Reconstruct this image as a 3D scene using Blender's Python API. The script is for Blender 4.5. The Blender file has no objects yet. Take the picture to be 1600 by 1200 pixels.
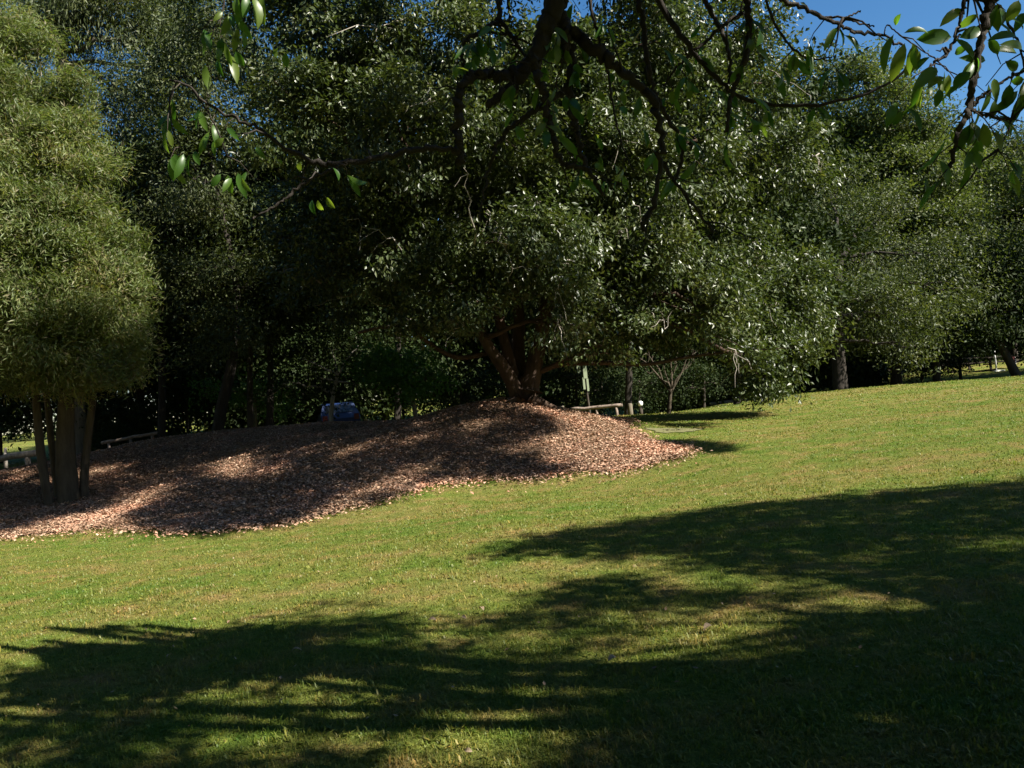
import bpy, math
import numpy as np
from mathutils import Vector, Matrix
rad = math.radians
SC = bpy.context.scene
COL = SC.collection

# ---------------------------------------------------------------- camera
HFOV, PITCH, ROLL, EYE = 65.0, 0.9, 5.37, 1.6
FPX = 800 / math.tan(rad(HFOV / 2))
cam_d = bpy.data.cameras.new('camera'); cam = bpy.data.objects.new('camera', cam_d); COL.objects.link(cam)
cam_d.sensor_width = 36; cam_d.angle = rad(HFOV); cam_d.clip_end = 3000; cam_d.clip_start = 0.05
CM = Matrix.Rotation(rad(90 + PITCH), 3, 'X') @ Matrix.Rotation(rad(-ROLL), 3, 'Z')
cam.matrix_world = Matrix.Translation((0, 0, EYE)) @ CM.to_4x4()
SC.camera = cam
R3 = np.array(CM); CI = np.linalg.inv(R3)

def W(u, v, Y):
    """world point seen at photo pixel (u,v) (1600 x 1200) at forward distance Y"""
    d = R3 @ np.array([(u - 800) / FPX, (600 - v) / FPX, -1.0])
    return np.array([0, 0, EYE]) + d * (Y / d[1])
def proj(P):
    q = (np.atleast_2d(P) - [0, 0, EYE]) @ CI.T
    z = np.maximum(-q[:, 2], 1e-3)
    return 800 + q[:, 0] / z * FPX, 600 - q[:, 1] / z * FPX, -q[:, 2]

# ---------------------------------------------------------------- light
SUN_AZ, SUN_EL = 120.0, 39.0       # azimuth clockwise from +Y
SV = np.array([math.sin(rad(SUN_AZ)) * math.cos(rad(SUN_EL)), math.cos(rad(SUN_AZ)) * math.cos(rad(SUN_EL)), math.sin(rad(SUN_EL))])
wd = bpy.data.worlds.new('World'); SC.world = wd; wd.use_nodes = True
wn = wd.node_tree.nodes; wl = wd.node_tree.links
sky = wn.new('ShaderNodeTexSky'); sky.sky_type = 'NISHITA'; sky.sun_disc = False
sky.sun_elevation = rad(SUN_EL); sky.sun_rotation = rad(SUN_AZ); sky.air_density = 1.0; sky.dust_density = 0.3; sky.ozone_density = 2.5
bg = wn['Background']; bg.inputs[1].default_value = 0.052
hs = wn.new('ShaderNodeHueSaturation'); hs.inputs['Saturation'].default_value = 1.28; wl.new(sky.outputs[0], hs.inputs['Color']); wl.new(hs.outputs[0], bg.inputs[0])
sd = bpy.data.lights.new('sun', 'SUN'); sd.energy = 5.0; sd.angle = rad(0.53); sd.color = (1.0, 0.94, 0.84)
so = bpy.data.objects.new('sun', sd); COL.objects.link(so)
so.rotation_euler = Vector(SV).to_track_quat('Z', 'Y').to_euler()
SC.view_settings.view_transform = 'Standard'; SC.view_settings.look = 'None'
SC.view_settings.exposure = 1.6; SC.view_settings.gamma = 1
SC.render.engine = 'CYCLES'
cy = SC.cycles
cy.max_bounces = 6; cy.diffuse_bounces = 2; cy.glossy_bounces = 2; cy.transmission_bounces = 2; cy.transparent_max_bounces = 4
cy.use_denoising = True; cy.sample_clamp_indirect = 3.0; cy.caustics_reflective = False; cy.caustics_refractive = False

# ---------------------------------------------------------------- helpers
def tag(o, label=None, cat=None, group=None, kind=None):
    if label: o['label'] = label
    if cat: o['category'] = cat
    if group: o['group'] = group
    if kind: o['kind'] = kind
    return o
def link(o, parent=None):
    COL.objects.link(o)
    if parent is not None:
        o.parent = parent; o.matrix_parent_inverse = Matrix.Translation(-parent.location)
    return o
def thing(name, loc, label, cat, group=None):
    o = bpy.data.objects.new(name, None); o.location = [float(c) for c in loc]; o.empty_display_size = 0.3
    COL.objects.link(o); return tag(o, label, cat, group)

class MB:
    """collects polygons; builds one mesh object"""
    def __init__(s): s.v = []; s.f3 = []; s.f4 = []; s.n = 0; s.m3 = []; s.m4 = []
    def add(s, v, f, mat=0):
        v = np.asarray(v, float).reshape(-1, 3); f = np.asarray(f, int)
        if f.size:
            if f.shape[1] == 3: s.f3.append(f + s.n); s.m3.append(np.full(len(f), mat))
            else: s.f4.append(f + s.n); s.m4.append(np.full(len(f), mat))
        s.v.append(v); s.n += len(v)
        return s
    def box(s, c, size, rot=0.0, mat=0, taper=1.0):
        x, y, z = np.array(size) / 2
        p = np.array([[-x, -y, -z], [x, -y, -z], [x, y, -z], [-x, y, -z], [-x * taper, -y * taper, z], [x * taper, -y * taper, z], [x * taper, y * taper, z], [-x * taper, y * taper, z]])
        cr, sr = math.cos(rot), math.sin(rot)
        p = p @ np.array([[cr, sr, 0], [-sr, cr, 0], [0, 0, 1]]) + np.asarray(c)
        return s.add(p, [[3, 2, 1, 0], [4, 5, 6, 7], [0, 1, 5, 4], [1, 2, 6, 5], [2, 3, 7, 6], [3, 0, 4, 7]], mat)
    def tube(s, pts, r, sides=8, rng=None, rough=0.0, mat=0, cap=True):
        pts = np.asarray(pts, float); n = len(pts); r = np.broadcast_to(np.asarray(r, float), (n,)).copy()
        t = np.gradient(pts, axis=0); t /= np.linalg.norm(t, axis=1)[:, None] + 1e-9
        a = np.cross(t[0], [0.3, 0.2, 0.9]) if abs(t[0][2]) < .9 else np.cross(t[0], [1, 0, 0])
        ring = []
        th = np.linspace(0, 2 * np.pi, sides, endpoint=False)
        ph = rng.random(3) * 6.28 if rng is not None else np.zeros(3)
        for i in range(n):
            a = a - t[i] * (a @ t[i]); a /= np.linalg.norm(a) + 1e-9; b = np.cross(t[i], a)
            rr = np.full(sides, r[i])
            if rough and rng is not None:
                rr = rr * (1 + rough * (np.sin(2 * th + ph[0] + i * .15) * .5 + np.sin(3 * th + ph[1]) * .5 + np.sin(5 * th + ph[2] + i * .1) * .35) + rng.normal(0, rough * .3, sides))
            ring.append(pts[i] + np.outer(np.cos(th) * rr, a) + np.outer(np.sin(th) * rr, b))
        V = np.concatenate(ring); k = np.arange(sides); k2 = (k + 1) % sides
        F = np.concatenate([np.stack([i * sides + k, i * sides + k2, (i + 1) * sides + k2, (i + 1) * sides + k], 1) for i in range(n - 1)])
        s.add(V, F, mat)
        if cap:
            for base, P0, flip in ((0, pts[0], True), ((n - 1) * sides, pts[-1], False)):
                idx = np.stack([base + k, base + k2], 1)
                if flip: idx = idx[:, ::-1]
                off = s.n - len(V) if base == 0 else s.n - len(V) - 1
                s.v.append(P0.reshape(1, 3)); s.f3.append(np.column_stack([idx + off, np.full(sides, s.n)])); s.m3.append(np.full(sides, mat)); s.n += 1
        return s
    def build(s, name, mats, parent=None, smooth=False):
        me = bpy.data.meshes.new(name)
        V = np.concatenate(s.v) if s.v else np.zeros((0, 3))
        if parent is not None: pass
        f3 = np.concatenate(s.f3) if s.f3 else np.zeros((0, 3), int); f4 = np.concatenate(s.f4) if s.f4 else np.zeros((0, 4), int)
        me.vertices.add(len(V)); me.vertices.foreach_set('co', V.astype(np.float32).ravel())
        nl = f3.size + f4.size; npol = len(f3) + len(f4)
        me.loops.add(nl); me.loops.foreach_set('vertex_index', np.concatenate([f3.ravel(), f4.ravel()]).astype(np.int32))
        me.polygons.add(npol)
        st = np.concatenate([np.arange(len(f3)) * 3, f3.size + np.arange(len(f4)) * 4]).astype(np.int32)
        me.polygons.foreach_set('loop_start', st)
        mi = np.concatenate([np.concatenate(s.m3) if s.m3 else np.zeros(0), np.concatenate(s.m4) if s.m4 else np.zeros(0)]).astype(np.int32)
        if not isinstance(mats, (list, tuple)): mats = [mats]
        for m in mats: me.materials.append(m)
        me.polygons.foreach_set('material_index', mi)
        me.polygons.foreach_set('use_smooth', np.full(npol, smooth))
        me.update(calc_edges=True); me.validate()
        o = bpy.data.objects.new(name, me)
        return link(o, parent)

# ---------------------------------------------------------------- materials
def new_mat(name):
    m = bpy.data.materials.new(name); m.use_nodes = True
    nt = m.node_tree; b = nt.nodes['Principled BSDF']; return m, nt, b
def ramp(nt, stops, fac=None, interp='LINEAR'):
    r = nt.nodes.new('ShaderNodeValToRGB'); cr = r.color_ramp; cr.interpolation = interp
    while len(cr.elements) > 1: cr.elements.remove(cr.elements[0])
    cr.elements[0].position = stops[0][0]; cr.elements[0].color = (*stops[0][1], 1)
    for p, c in stops[1:]:
        e = cr.elements.new(p); e.color = (*c, 1)
    if fac is not None: nt.links.new(fac, r.inputs[0])
    return r.outputs[0]
def noise(nt, scale, detail=4, rough=.6, vec=None, stretch=None):
    if vec is None:
        g = nt.nodes.new('ShaderNodeNewGeometry'); vec = g.outputs['Position']
    if stretch:
        mp = nt.nodes.new('ShaderNodeMapping'); mp.inputs['Scale'].default_value = stretch; nt.links.new(vec, mp.inputs[0]); vec = mp.outputs[0]
    n = nt.nodes.new('ShaderNodeTexNoise'); n.inputs['Scale'].default_value = scale; n.inputs['Detail'].default_value = detail; n.inputs['Roughness'].default_value = rough
    nt.links.new(vec, n.inputs['Vector']); return n.outputs['Fac']
def mixc(nt, a, b, fac, mode='MIX'):
    m = nt.nodes.new('ShaderNodeMix'); m.data_type = 'RGBA'; m.blend_type = mode
    for s, val in ((6, a), (7, b)):
        if isinstance(val, tuple): m.inputs[s].default_value = (*val, 1)
        else: nt.links.new(val, m.inputs[s])
    if isinstance(fac, (int, float)): m.inputs[0].default_value = fac
    else: nt.links.new(fac, m.inputs[0])
    return m.outputs[2]
def leaf_mat(name, cols, transl=0.35, rough=0.42, spec=0.5, tcol=None):
    m, nt, b = new_mat(name)
    g = nt.nodes.new('ShaderNodeNewGeometry')
    n = len(cols); c = ramp(nt, [(i / max(1, n - 1), col) for i, col in enumerate(cols)], g.outputs['Random Per Island'])
    pn = noise(nt, .9, 4, .6); c = mixc(nt, c, ramp(nt, [(.34, (.72, .74, .7)), (.5, (1, 1, 1)), (.66, (1.3, 1.14, 1.1))], pn), 1.0, 'MULTIPLY')
    nt.links.new(c, b.inputs['Base Color']); b.inputs['Roughness'].default_value = rough; b.inputs['Specular IOR Level'].default_value = spec
    t = nt.nodes.new('ShaderNodeBsdfTranslucent')
    tc = mixc(nt, c, (1.9, 2.0, .8) if tcol is None else tcol, 1.0, 'MULTIPLY')
    nt.links.new(tc, t.inputs[0])
    mx = nt.nodes.new('ShaderNodeMixShader'); mx.inputs[0].default_value = transl
    nt.links.new(b.outputs[0], mx.inputs[1]); nt.links.new(t.outputs[0], mx.inputs[2])
    nt.links.new(mx.outputs[0], nt.nodes['Material Output'].inputs[0]); return m
def bark_mat(name, dark, light, scale=6, stretch=(1, 1, .18), bump=.6):
    m, nt, b = new_mat(name)
    f = noise(nt, scale, 8, .65, stretch=stretch); f2 = noise(nt, 1.3, 3, .5)
    c = ramp(nt, [(.35, dark), (.62, light)], f)
    c = mixc(nt, c, tuple(x * .55 for x in light), f2)
    nt.links.new(c, b.inputs['Base Color']); b.inputs['Roughness'].default_value = .9; b.inputs['Specular IOR Level'].default_value = .2
    bp = nt.nodes.new('ShaderNodeBump'); bp.inputs['Strength'].default_value = bump; bp.inputs['Distance'].default_value = .04
    nt.links.new(f, bp.inputs['Height']); nt.links.new(bp.outputs[0], b.inputs['Normal']); return m
def plain_mat(name, col, rough=.6, metal=0, var=.25, scale=8, spec=.4):
    m, nt, b = new_mat(name)
    f = noise(nt, scale, 5, .6)
    nt.links.new(mixc(nt, tuple(x * (1 - var) for x in col), tuple(min(1, x * (1 + var)) for x in col), f), b.inputs['Base Color'])
    b.inputs['Roughness'].default_value = rough; b.inputs['Metallic'].default_value = metal; b.inputs['Specular IOR Level'].default_value = spec; return m

def grass_color(nt):
    """lawn colours by place: green clumps, olive, dry tan"""
    big = noise(nt, .35, 3, .55, stretch=(.6, 1.5, 0)); mid = noise(nt, 2.3, 5, .6, stretch=(1, 1, 0)); fine = noise(nt, 14, 4, .6, stretch=(1, 1, 0))
    a = ramp(nt, [(.38, (.085, .135, .022)), (.5, (.135, .15, .036)), (.60, (.19, .155, .06))], big)
    b = ramp(nt, [(.36, (.07, .13, .018)), (.52, (.135, .148, .037)), (.66, (.23, .155, .075))], mid)
    c = mixc(nt, a, b, .55); c = mixc(nt, c, (1.1, 1.09, .92), 1.0, 'MULTIPLY')
    d = ramp(nt, [(.3, (.6, .62, .6)), (.5, (1, 1, 1)), (.72, (1.3, 1.22, 1.15))], fine)
    return mixc(nt, c, d, .8, 'MULTIPLY'), fine, mid

# lawn (terrain)
M_lawn, nt, b = new_mat('lawn_turf')
c, fine, mid = grass_color(nt)
vf = noise(nt, 55, 3, .7, stretch=(1, 1, .3))
c = mixc(nt, c, ramp(nt, [(.32, (.45, .5, .45)), (.5, (1, 1, 1)), (.68, (1.25, 1.2, 1.2))], vf), .85, 'MULTIPLY')
nt.links.new(c, b.inputs['Base Color']); b.inputs['Roughness'].default_value = .95; b.inputs['Specular IOR Level'].default_value = .1
bp = nt.nodes.new('ShaderNodeBump'); bp.inputs['Strength'].default_value = .9; bp.inputs['Distance'].default_value = .05
nt.links.new(vf, bp.inputs['Height']); nt.links.new(bp.outputs[0], b.inputs['Normal'])
# grass blades: same place colours, own variation
M_blade, nt, b = new_mat('grass_blade')
c, fine, mid = grass_color(nt)
g = nt.nodes.new('ShaderNodeNewGeometry')
v = ramp(nt, [(0, (.62, .8, .55)), (.45, (1, 1.05, .9)), (.86, (1.25, 1.12, 1.0)), (1, (1.9, 1.4, 1.3))], g.outputs['Random Per Island'])
c = mixc(nt, c, v, 1.0, 'MULTIPLY'); nt.links.new(c, b.inputs['Base Color'])
b.inputs['Roughness'].default_value = .5; b.inputs['Specular IOR Level'].default_value = .3
t = nt.nodes.new('ShaderNodeBsdfTranslucent'); nt.links.new(mixc(nt, c, (1.2, 1.35, .7), 1.0, 'MULTIPLY'), t.inputs[0])
mx = nt.nodes.new('ShaderNodeMixShader'); mx.inputs[0].default_value = .35
nt.links.new(b.outputs[0], mx.inputs[1]); nt.links.new(t.outputs[0], mx.inputs[2]); nt.links.new(mx.outputs[0], nt.nodes['Material Output'].inputs[0])
# mulch
M_mulch, nt, b = new_mat('mulch_floor')
f = noise(nt, 30, 6, .75); f2 = noise(nt, 1.2, 3, .5)
c = ramp(nt, [(.3, (.03, .017, .01)), (.5, (.13, .08, .05)), (.7, (.30, .2, .14))], f)
c = mixc(nt, c, (.25, .17, .10), ramp(nt, [(.45, (0, 0, 0)), (.7, (.6, .6, .6))], f2))
nt.links.new(c, b.inputs['Base Color']); b.inputs['Roughness'].default_value = .95; b.inputs['Specular IOR Level'].default_value = .1
bp = nt.nodes.new('ShaderNodeBump'); bp.inputs['Strength'].default_value = 1; bp.inputs['Distance'].default_value = .05
nt.links.new(f, bp.inputs['Height']); nt.links.new(bp.outputs[0], b.inputs['Normal'])
M_chip = leaf_mat('mulch_chip', [(.14, .07, .042), (.31, .175, .115), (.40, .245, .165), (.44, .29, .20), (.5, .36, .26)], .02, .9, .05)
M_litter = leaf_mat('dry_leaf', [(.16, .09, .05), (.22, .15, .09), (.28, .21, .14), (.20, .15, .05)], .15, .6, .3)
M_camphor = leaf_mat('glossy_leaf', [(.028, .045, .012), (.042, .064, .018), (.058, .08, .026), (.08, .095, .032)], .22, .42, .5)
M_feather = leaf_mat('feathery_leaf', [(.055, .085, .022), (.09, .125, .034), (.13, .16, .05), (.14, .12, .07)], .35, .5, .4)
M_gum = leaf_mat('gum_leaf', [(.03, .045, .016), (.05, .068, .022), (.075, .09, .03)], .25, .5, .3)
M_broad = leaf_mat('bright_leaf', [(.03, .085, .014), (.05, .125, .02), (.08, .17, .03)], .4, .45, .45)
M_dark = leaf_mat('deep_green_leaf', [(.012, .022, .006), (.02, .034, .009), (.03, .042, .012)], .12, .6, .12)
M_pale = leaf_mat('pale_leaf', [(.045, .07, .02), (.068, .092, .028), (.09, .11, .034)], .3, .5, .28)
M_near = leaf_mat('overhead_leaf', [(.03, .08, .010), (.05, .12, .016), (.08, .15, .022), (.13, .17, .03)], .55, .38, .5)
M_bark = bark_mat('red_brown_bark', (.014, .010, .007), (.085, .055, .038))
M_barkg = bark_mat('grey_bark', (.05, .042, .03), (.22, .19, .14))
M_barkd = bark_mat('dark_bark', (.02, .016, .012), (.085, .07, .055), 14)
M_barkw = bark_mat('brown_stem_bark', (.022, .018, .012), (.10, .08, .055), 9)
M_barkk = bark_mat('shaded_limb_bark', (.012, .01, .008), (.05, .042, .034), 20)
M_barkp = bark_mat('pale_bark', (.16, .14, .11), (.42, .38, .32), 3)
M_wood = bark_mat('weathered_timber', (.16, .13, .10), (.42, .36, .30), 12, (1, 1, .3), .3)
M_white = plain_mat('white_paint', (.75, .74, .70), .5, 0, .08)

# ---------------------------------------------------------------- terrain
CP = [(0,1200,3.98),(800,1200,3.46),(1600,1200,3.07),(0,1000,6.8),(800,1000,5.3),(1600,1000,4.4),(0,900,10.6),(800,900,7.2),(1600,900,5.5),
 (800,800,10.8),(1600,800,7.3),(400,850,11.6),(0,860,13.6),(1600,700,10.5),(1600,640,15.2),(1600,600,24),(1600,588,32),
 (1200,700,14.4),(1200,650,21),(1200,622,33),(1400,700,12.2),(1400,640,19),(1400,602,31),(1000,760,13.3),(1100,640,25),
 (700,748,15.8),(700,700,17.2),(700,642,20),(500,812,13.2),(500,740,16.2),(500,670,22),(250,830,14.2),(250,750,19),(250,689,24),
 (0,842,15.0),(0,770,20.5),(100,790,18),(-200,860,14.5),(805,622,19.6),(900,700,16.6),(880,642,20.2),(940,657,22),(1000,680,17.8),(1085,710,15),
 (870,742,15.2),(960,738,14.8),(350,678,24),(600,668,21.5),(1000,648,25),(0,735,30)]
cpx = np.array([W(*c) for c in CP])
ex = np.array([(x, y, z) for x, y, z in [(-8,0,0),(0,0,0),(8,0,.02),(-8,-10,0),(8,-10,.1),(0,-30,0),(-30,0,-.3),(30,0,.6),(30,15,.6),(-30,12,-.2),(-30,25,.6),
 (-14,28,1.05),(-4,30,.8),(3,28,.45),(-14,36,.85),(0,38,.0),(4,33,.15),(14,41,-.1),(28,42,.3),(20,52,.5),(40,30,.6),(-14,60,1.4),(0,60,1.0),(25,60,1.1),(45,60,1.1),(-40,60,1.4),(-50,30,.8),
 (-60,110,2.6),(0,110,2.2),(60,110,2.2),(-90,0,0),(90,0,1),(0,-90,0),(150,150,3),(-150,150,3),(0,220,4)]])
TP = np.vstack([cpx, ex])
def _U(r2): return np.where(r2 > 0, r2 * np.log(r2 + 1e-12), 0)
_n = len(TP); _K = _U(((TP[:, None, :2] - TP[None, :, :2]) ** 2).sum(-1)) + np.eye(_n) * 1.5
_Pm = np.column_stack([np.ones(_n), TP[:, :2]]); _A = np.zeros((_n + 3, _n + 3)); _A[:_n, :_n] = _K; _A[:_n, _n:] = _Pm; _A[_n:, :_n] = _Pm.T
_w = np.linalg.solve(_A, np.concatenate([TP[:, 2], np.zeros(3)]))
def _gz(x, y):
    x = np.atleast_1d(np.asarray(x, float)); y = np.atleast_1d(np.asarray(y, float)); out = np.empty(x.shape); xf = x.ravel(); yf = y.ravel(); o = np.empty(len(xf))
    for i in range(0, len(xf), 40000):
        a = xf[i:i + 40000]; c = yf[i:i + 40000]
        o[i:i + 40000] = _U((a[:, None] - TP[None, :, 0]) ** 2 + (c[:, None] - TP[None, :, 1]) ** 2) @ _w[:_n] + _w[_n] + _w[_n + 1] * a + _w[_n + 2] * c
    return o.reshape(x.shape)
# coarse lookup so that everything sits on the same surface
GX = np.concatenate([np.linspace(-300, -40, 27)[:-1], np.arange(-40, 40, .25), np.linspace(40, 300, 27)])
GY = np.concatenate([np.linspace(-200, -6, 20)[:-1], np.arange(-6, 60, .25), np.linspace(60, 600, 40)])
gx, gy = np.meshgrid(GX, GY)
bump = lambda x, y: .018 * np.sin(1.7 * x + .6 * y) * np.sin(1.1 * y - .4 * x + 1) + .012 * np.sin(3.1 * x - 1.3 * y + 2) * np.sin(2.3 * y + .9 * x)
cx_, cy_ = np.clip(gx, -150, 150), np.clip(gy, -90, 220)
GZ = _gz(cx_, cy_) + bump(gx, gy)
def gz(x, y):
    x = np.atleast_1d(np.asarray(x, float)); y = np.atleast_1d(np.asarray(y, float))
    i = np.clip(np.searchsorted(GX, x) - 1, 0, len(GX) - 2); j = np.clip(np.searchsorted(GY, y) - 1, 0, len(GY) - 2)
    fx = np.clip((x - GX[i]) / (GX[i + 1] - GX[i]), 0, 1); fy = np.clip((y - GY[j]) / (GY[j + 1] - GY[j]), 0, 1)
    return (GZ[j, i] * (1 - fx) + GZ[j, i + 1] * fx) * (1 - fy) + (GZ[j + 1, i] * (1 - fx) + GZ[j + 1, i + 1] * fx) * fy
def G(u, v, ymax=80):
    """first ground point on the ray through photo pixel (u,v)"""
    Y = np.geomspace(2.2, ymax, 900); d = W(u, v, 1.0) - [0, 0, EYE]; P = np.array([0, 0, EYE]) + np.outer(Y, d)
    h = P[:, 2] - gz(P[:, 0], P[:, 1]); k = np.argmax(h < 0) if (h < 0).any() else len(Y) - 1
    return np.array([P[k, 0], P[k, 1], gz(P[k, 0], P[k, 1])[0]])
m = MB(); ny, nx = gx.shape; idx = np.arange(ny * nx).reshape(ny, nx)
m.add(np.column_stack([gx.ravel(), gy.ravel(), GZ.ravel()]), np.stack([idx[:-1, :-1], idx[:-1, 1:], idx[1:, 1:], idx[1:, :-1]], -1).reshape(-1, 4))
ground = m.build('ground', M_lawn, smooth=True); tag(ground, kind='structure')

# ---------------------------------------------------------------- mulch bed
def inside(px, py, poly):
    r = np.zeros(len(px), bool); n = len(poly); j = n - 1
    for i in range(n):
        xi, yi = poly[i][0], poly[i][1]; xj, yj = poly[j][0], poly[j][1]
        c = ((yi > py) != (yj > py)) & (px < (xj - xi) * (py - yi) / (yj - yi + 1e-12) + xi); r ^= c; j = i
    return r
bed = [G(*p)[:2] for p in [(-300,862),(-100,850),(0,842),(100,830),(240,828),(330,835),(400,826),(480,815),(560,795),(620,775),(680,757),(760,750),(870,742),(960,738),(1040,726),(1086,711),(1060,697),(1010,682)]]
bed += [np.array(p) for p in [(2.9, 21.5), (2.6, 25), (0, 27), (-8, 28.5), (-16, 30), (-24, 30), (-32, 26), (-30, 18)]]
bed = [tuple(p) for p in bed]
def edge_noise(x, y): return .09 * np.sin(1.3 * x + .9 * y) + .07 * np.sin(3.7 * x - 2.1 * y + 1) + .05 * np.sin(9.1 * x + 6.3 * y) + .05 * np.sin(23 * x - 17 * y)
def in_bed(x, y): return inside(x + edge_noise(y, x), y + edge_noise(x, y), bed)
bxs = np.arange(-32, 6, .11); bys = np.arange(11, 31, .11); bx, by = np.meshgrid(bxs, bys)
ib = in_bed(bx.ravel(), by.ravel()).reshape(bx.shape)
idx = np.arange(bx.size).reshape(bx.shape)
fc = ib[:-1, :-1] & ib[:-1, 1:] & ib[1:, 1:] & ib[1:, :-1]
F = np.stack([idx[:-1, :-1], idx[:-1, 1:], idx[1:, 1:], idx[1:, :-1]], -1)[fc]
rng = np.random.default_rng(3)
V = np.column_stack([bx.ravel(), by.ravel(), gz(bx.ravel(), by.ravel()) + .03 + rng.normal(0, .012, bx.size)])
us = np.unique(F); rm = np.full(len(V), -1); rm[us] = np.arange(len(us))
m = MB(); m.add(V[us], rm[F]); tag(m.build('mulch_bed', M_mulch, smooth=True), kind='structure')

M_soil = plain_mat('bare_soil', (.13, .125, .06), .95, 0, .25, 9, .1)
for u, v, ru, rv in ((1050, 673, 40, 4),):
    c = G(u, v); e1 = np.array([ru * c[1] / FPX, 0]); ry = abs(G(u, v - rv)[1] - G(u, v + rv)[1]) / 2; m = MB(); k = 40; th = np.linspace(0, 2 * np.pi, k, endpoint=False)
    rings = [np.array([[c[0], c[1]]])] + [np.column_stack([c[0] + np.cos(th) * e1[0] * q * (1 + .2 * np.sin(3 * th + u) + .1 * np.sin(7 * th)), c[1] + np.sin(th) * ry * q * (1 + .2 * np.sin(2 * th + 1) + .12 * np.sin(9 * th))]) for q in (.25, .5, .75, 1)]
    V = np.concatenate(rings); V = np.column_stack([V, gz(V[:, 0], V[:, 1]) + .014]); i = np.arange(k); j = (i + 1) % k
    m.add(V, np.concatenate([np.stack([1 + r * k + i, 1 + r * k + j, 1 + (r + 1) * k + j, 1 + (r + 1) * k + i], 1) for r in range(3)])); m.f3.append(np.stack([np.zeros(k, int), 1 + j, 1 + i], 1)[:, ::-1]); m.m3.append(np.zeros(k))
    tag(m.build('bare_soil', M_soil, smooth=True), kind='structure')
# flat bits scattered: chips / litter
def flakes(mb, P, size, rng, up=.75, aspect=.5, curl=.3):
    n = len(P); a = rng.random(n) * 6.283; D = np.column_stack([np.cos(a), np.sin(a), rng.normal(0, (1 - up) * 1.2, n)])
    D /= np.linalg.norm(D, axis=1)[:, None]; N = np.column_stack([rng.normal(0, 1 - up, n), rng.normal(0, 1 - up, n), np.ones(n)]); 
    S = np.cross(D, N); S /= np.linalg.norm(S, axis=1)[:, None]; N = np.cross(S, D)
    L = (size * rng.uniform(.5, 1.3, n))[:, None]; w = L * aspect * .5; c = L * curl * rng.uniform(-.4, .6, (n, 1))
    V = np.stack([P - D * L / 2, P + S * w + N * c, P + D * L / 2, P - S * w + N * c], 1).reshape(-1, 3)
    i = np.arange(n)[:, None] * 4; mb.add(V, np.concatenate([i + [0, 1, 2], i + [0, 2, 3]])); return mb
n = 620000; Y = rng.uniform(12.5, 25, n); X = rng.uniform(-19, 5.2, n)
keep = (np.abs(X) < .78 * Y) & (rng.random(n) < (15 / Y) ** 2); X = X[keep]; Y = Y[keep]
e1 = rng.exponential(.22, len(X)); e2 = rng.normal(0, .12, len(X)); ib = in_bed(X + e2, Y + e1)
ib &= rng.random(len(X)) < .62 + .38 * np.clip(np.sin(X * 1.1 + Y * .7) + np.sin(X * .5 - Y * 1.9) + .6, 0, 1)
X, Y = X[ib], Y[ib]; P = np.column_stack([X, Y, gz(X, Y) + .045 + rng.random(len(X)) * .03])
tag(flakes(MB(), P, .05 * np.exp(rng.normal(0, .25, len(P))), rng, .7, .6).build('mulch_chips', M_chip), 'loose curled brown leaves and bark chips covering the mound under the big tree', 'mulch', kind='stuff')

# ---------------------------------------------------------------- lawn grass blades
def blades(rng, N, y0, y1, hgt, wid, name=None):
    Y = np.exp(rng.uniform(math.log(y0), math.log(y1), N)); X = Y * rng.uniform(-.80, .80, N)
    cl = np.sin(X * 5.1 + np.sin(Y * 3.3) * 2) * np.sin(Y * 4.7 + np.sin(X * 2.9) * 2) + .5 * np.sin(X * 13 + Y * 3) * np.sin(Y * 11 - X * 5)
    k = (~in_bed(X, Y - rng.exponential(.12, N))) | (rng.random(N) < .012); X, Y, cl = X[k], Y[k], cl[k]; n = len(X)
    # blades gather in small tufts
    tx = np.round(X / .05) * .05; ty = np.round(Y / .05) * .05; tf = rng.random(n) < .5
    X = np.where(tf, tx + rng.normal(0, .014, n), X); Y = np.where(tf, ty + rng.normal(0, .014, n), Y)
    far = np.clip(Y / 6, 1, 5)
    h = hgt * rng.uniform(.45, 1.25, n) * (1 + .3 * cl) * (1 + .12 * (far - 1)); w = wid * rng.uniform(.6, 1.5, n) * far
    a = rng.random(n) * 6.283; lean = rng.uniform(.15, 1.1, n)
    D = np.column_stack([np.cos(a), np.sin(a), np.zeros(n)]); S = np.column_stack([-np.sin(a + rng.normal(0, .5, n)), np.cos(a), np.zeros(n)])
    P = np.column_stack([X, Y, gz(X, Y) - .004])
    mid = P + D * (h * lean * .35)[:, None] + np.array([0, 0, 1]) * (h * .62)[:, None]
    tip = P + D * (h * lean)[:, None] + np.array([0, 0, 1]) * (h * (1 - .25 * lean))[:, None]
    w = w[:, None]
    V = np.stack([P - S * w * .5, P + S * w * .5, mid + S * w * .45, mid - S * w * .45, tip], 1).reshape(-1, 3)
    i = np.arange(n)[:, None] * 5
    return V, i + [0, 1, 2, 3], i + [3, 2, 4]
rng = np.random.default_rng(11); m = MB()
for N, y0, y1, hh, ww in ((380000, 2.4, 36, .027, .0042), (22000, 2.4, 10, .042, .0075)):
    V, F4, F3 = blades(rng, N, y0, y1, hh, ww); o4 = m.n; m.add(V, F4); m.f3.append(F3 + o4); m.m3.append(np.zeros(len(F3)))
nt_ = 1500; ty = np.exp(rng.uniform(math.log(2.6), math.log(16), nt_)); tx = ty * rng.uniform(-.75, .75, nt_); kk = ~in_bed(tx, ty); tx, ty = tx[kk], ty[kk]
P = np.repeat(np.column_stack([tx, ty, gz(tx, ty) + .006]), 7, 0); nn = len(P); a = rng.random(nn) * 6.283; D = np.column_stack([np.cos(a), np.sin(a), rng.uniform(.15, .6, nn)]); S = np.column_stack([-np.sin(a), np.cos(a), np.zeros(nn)]); L = rng.uniform(.02, .05, nn)[:, None]; w = L * .16
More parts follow.
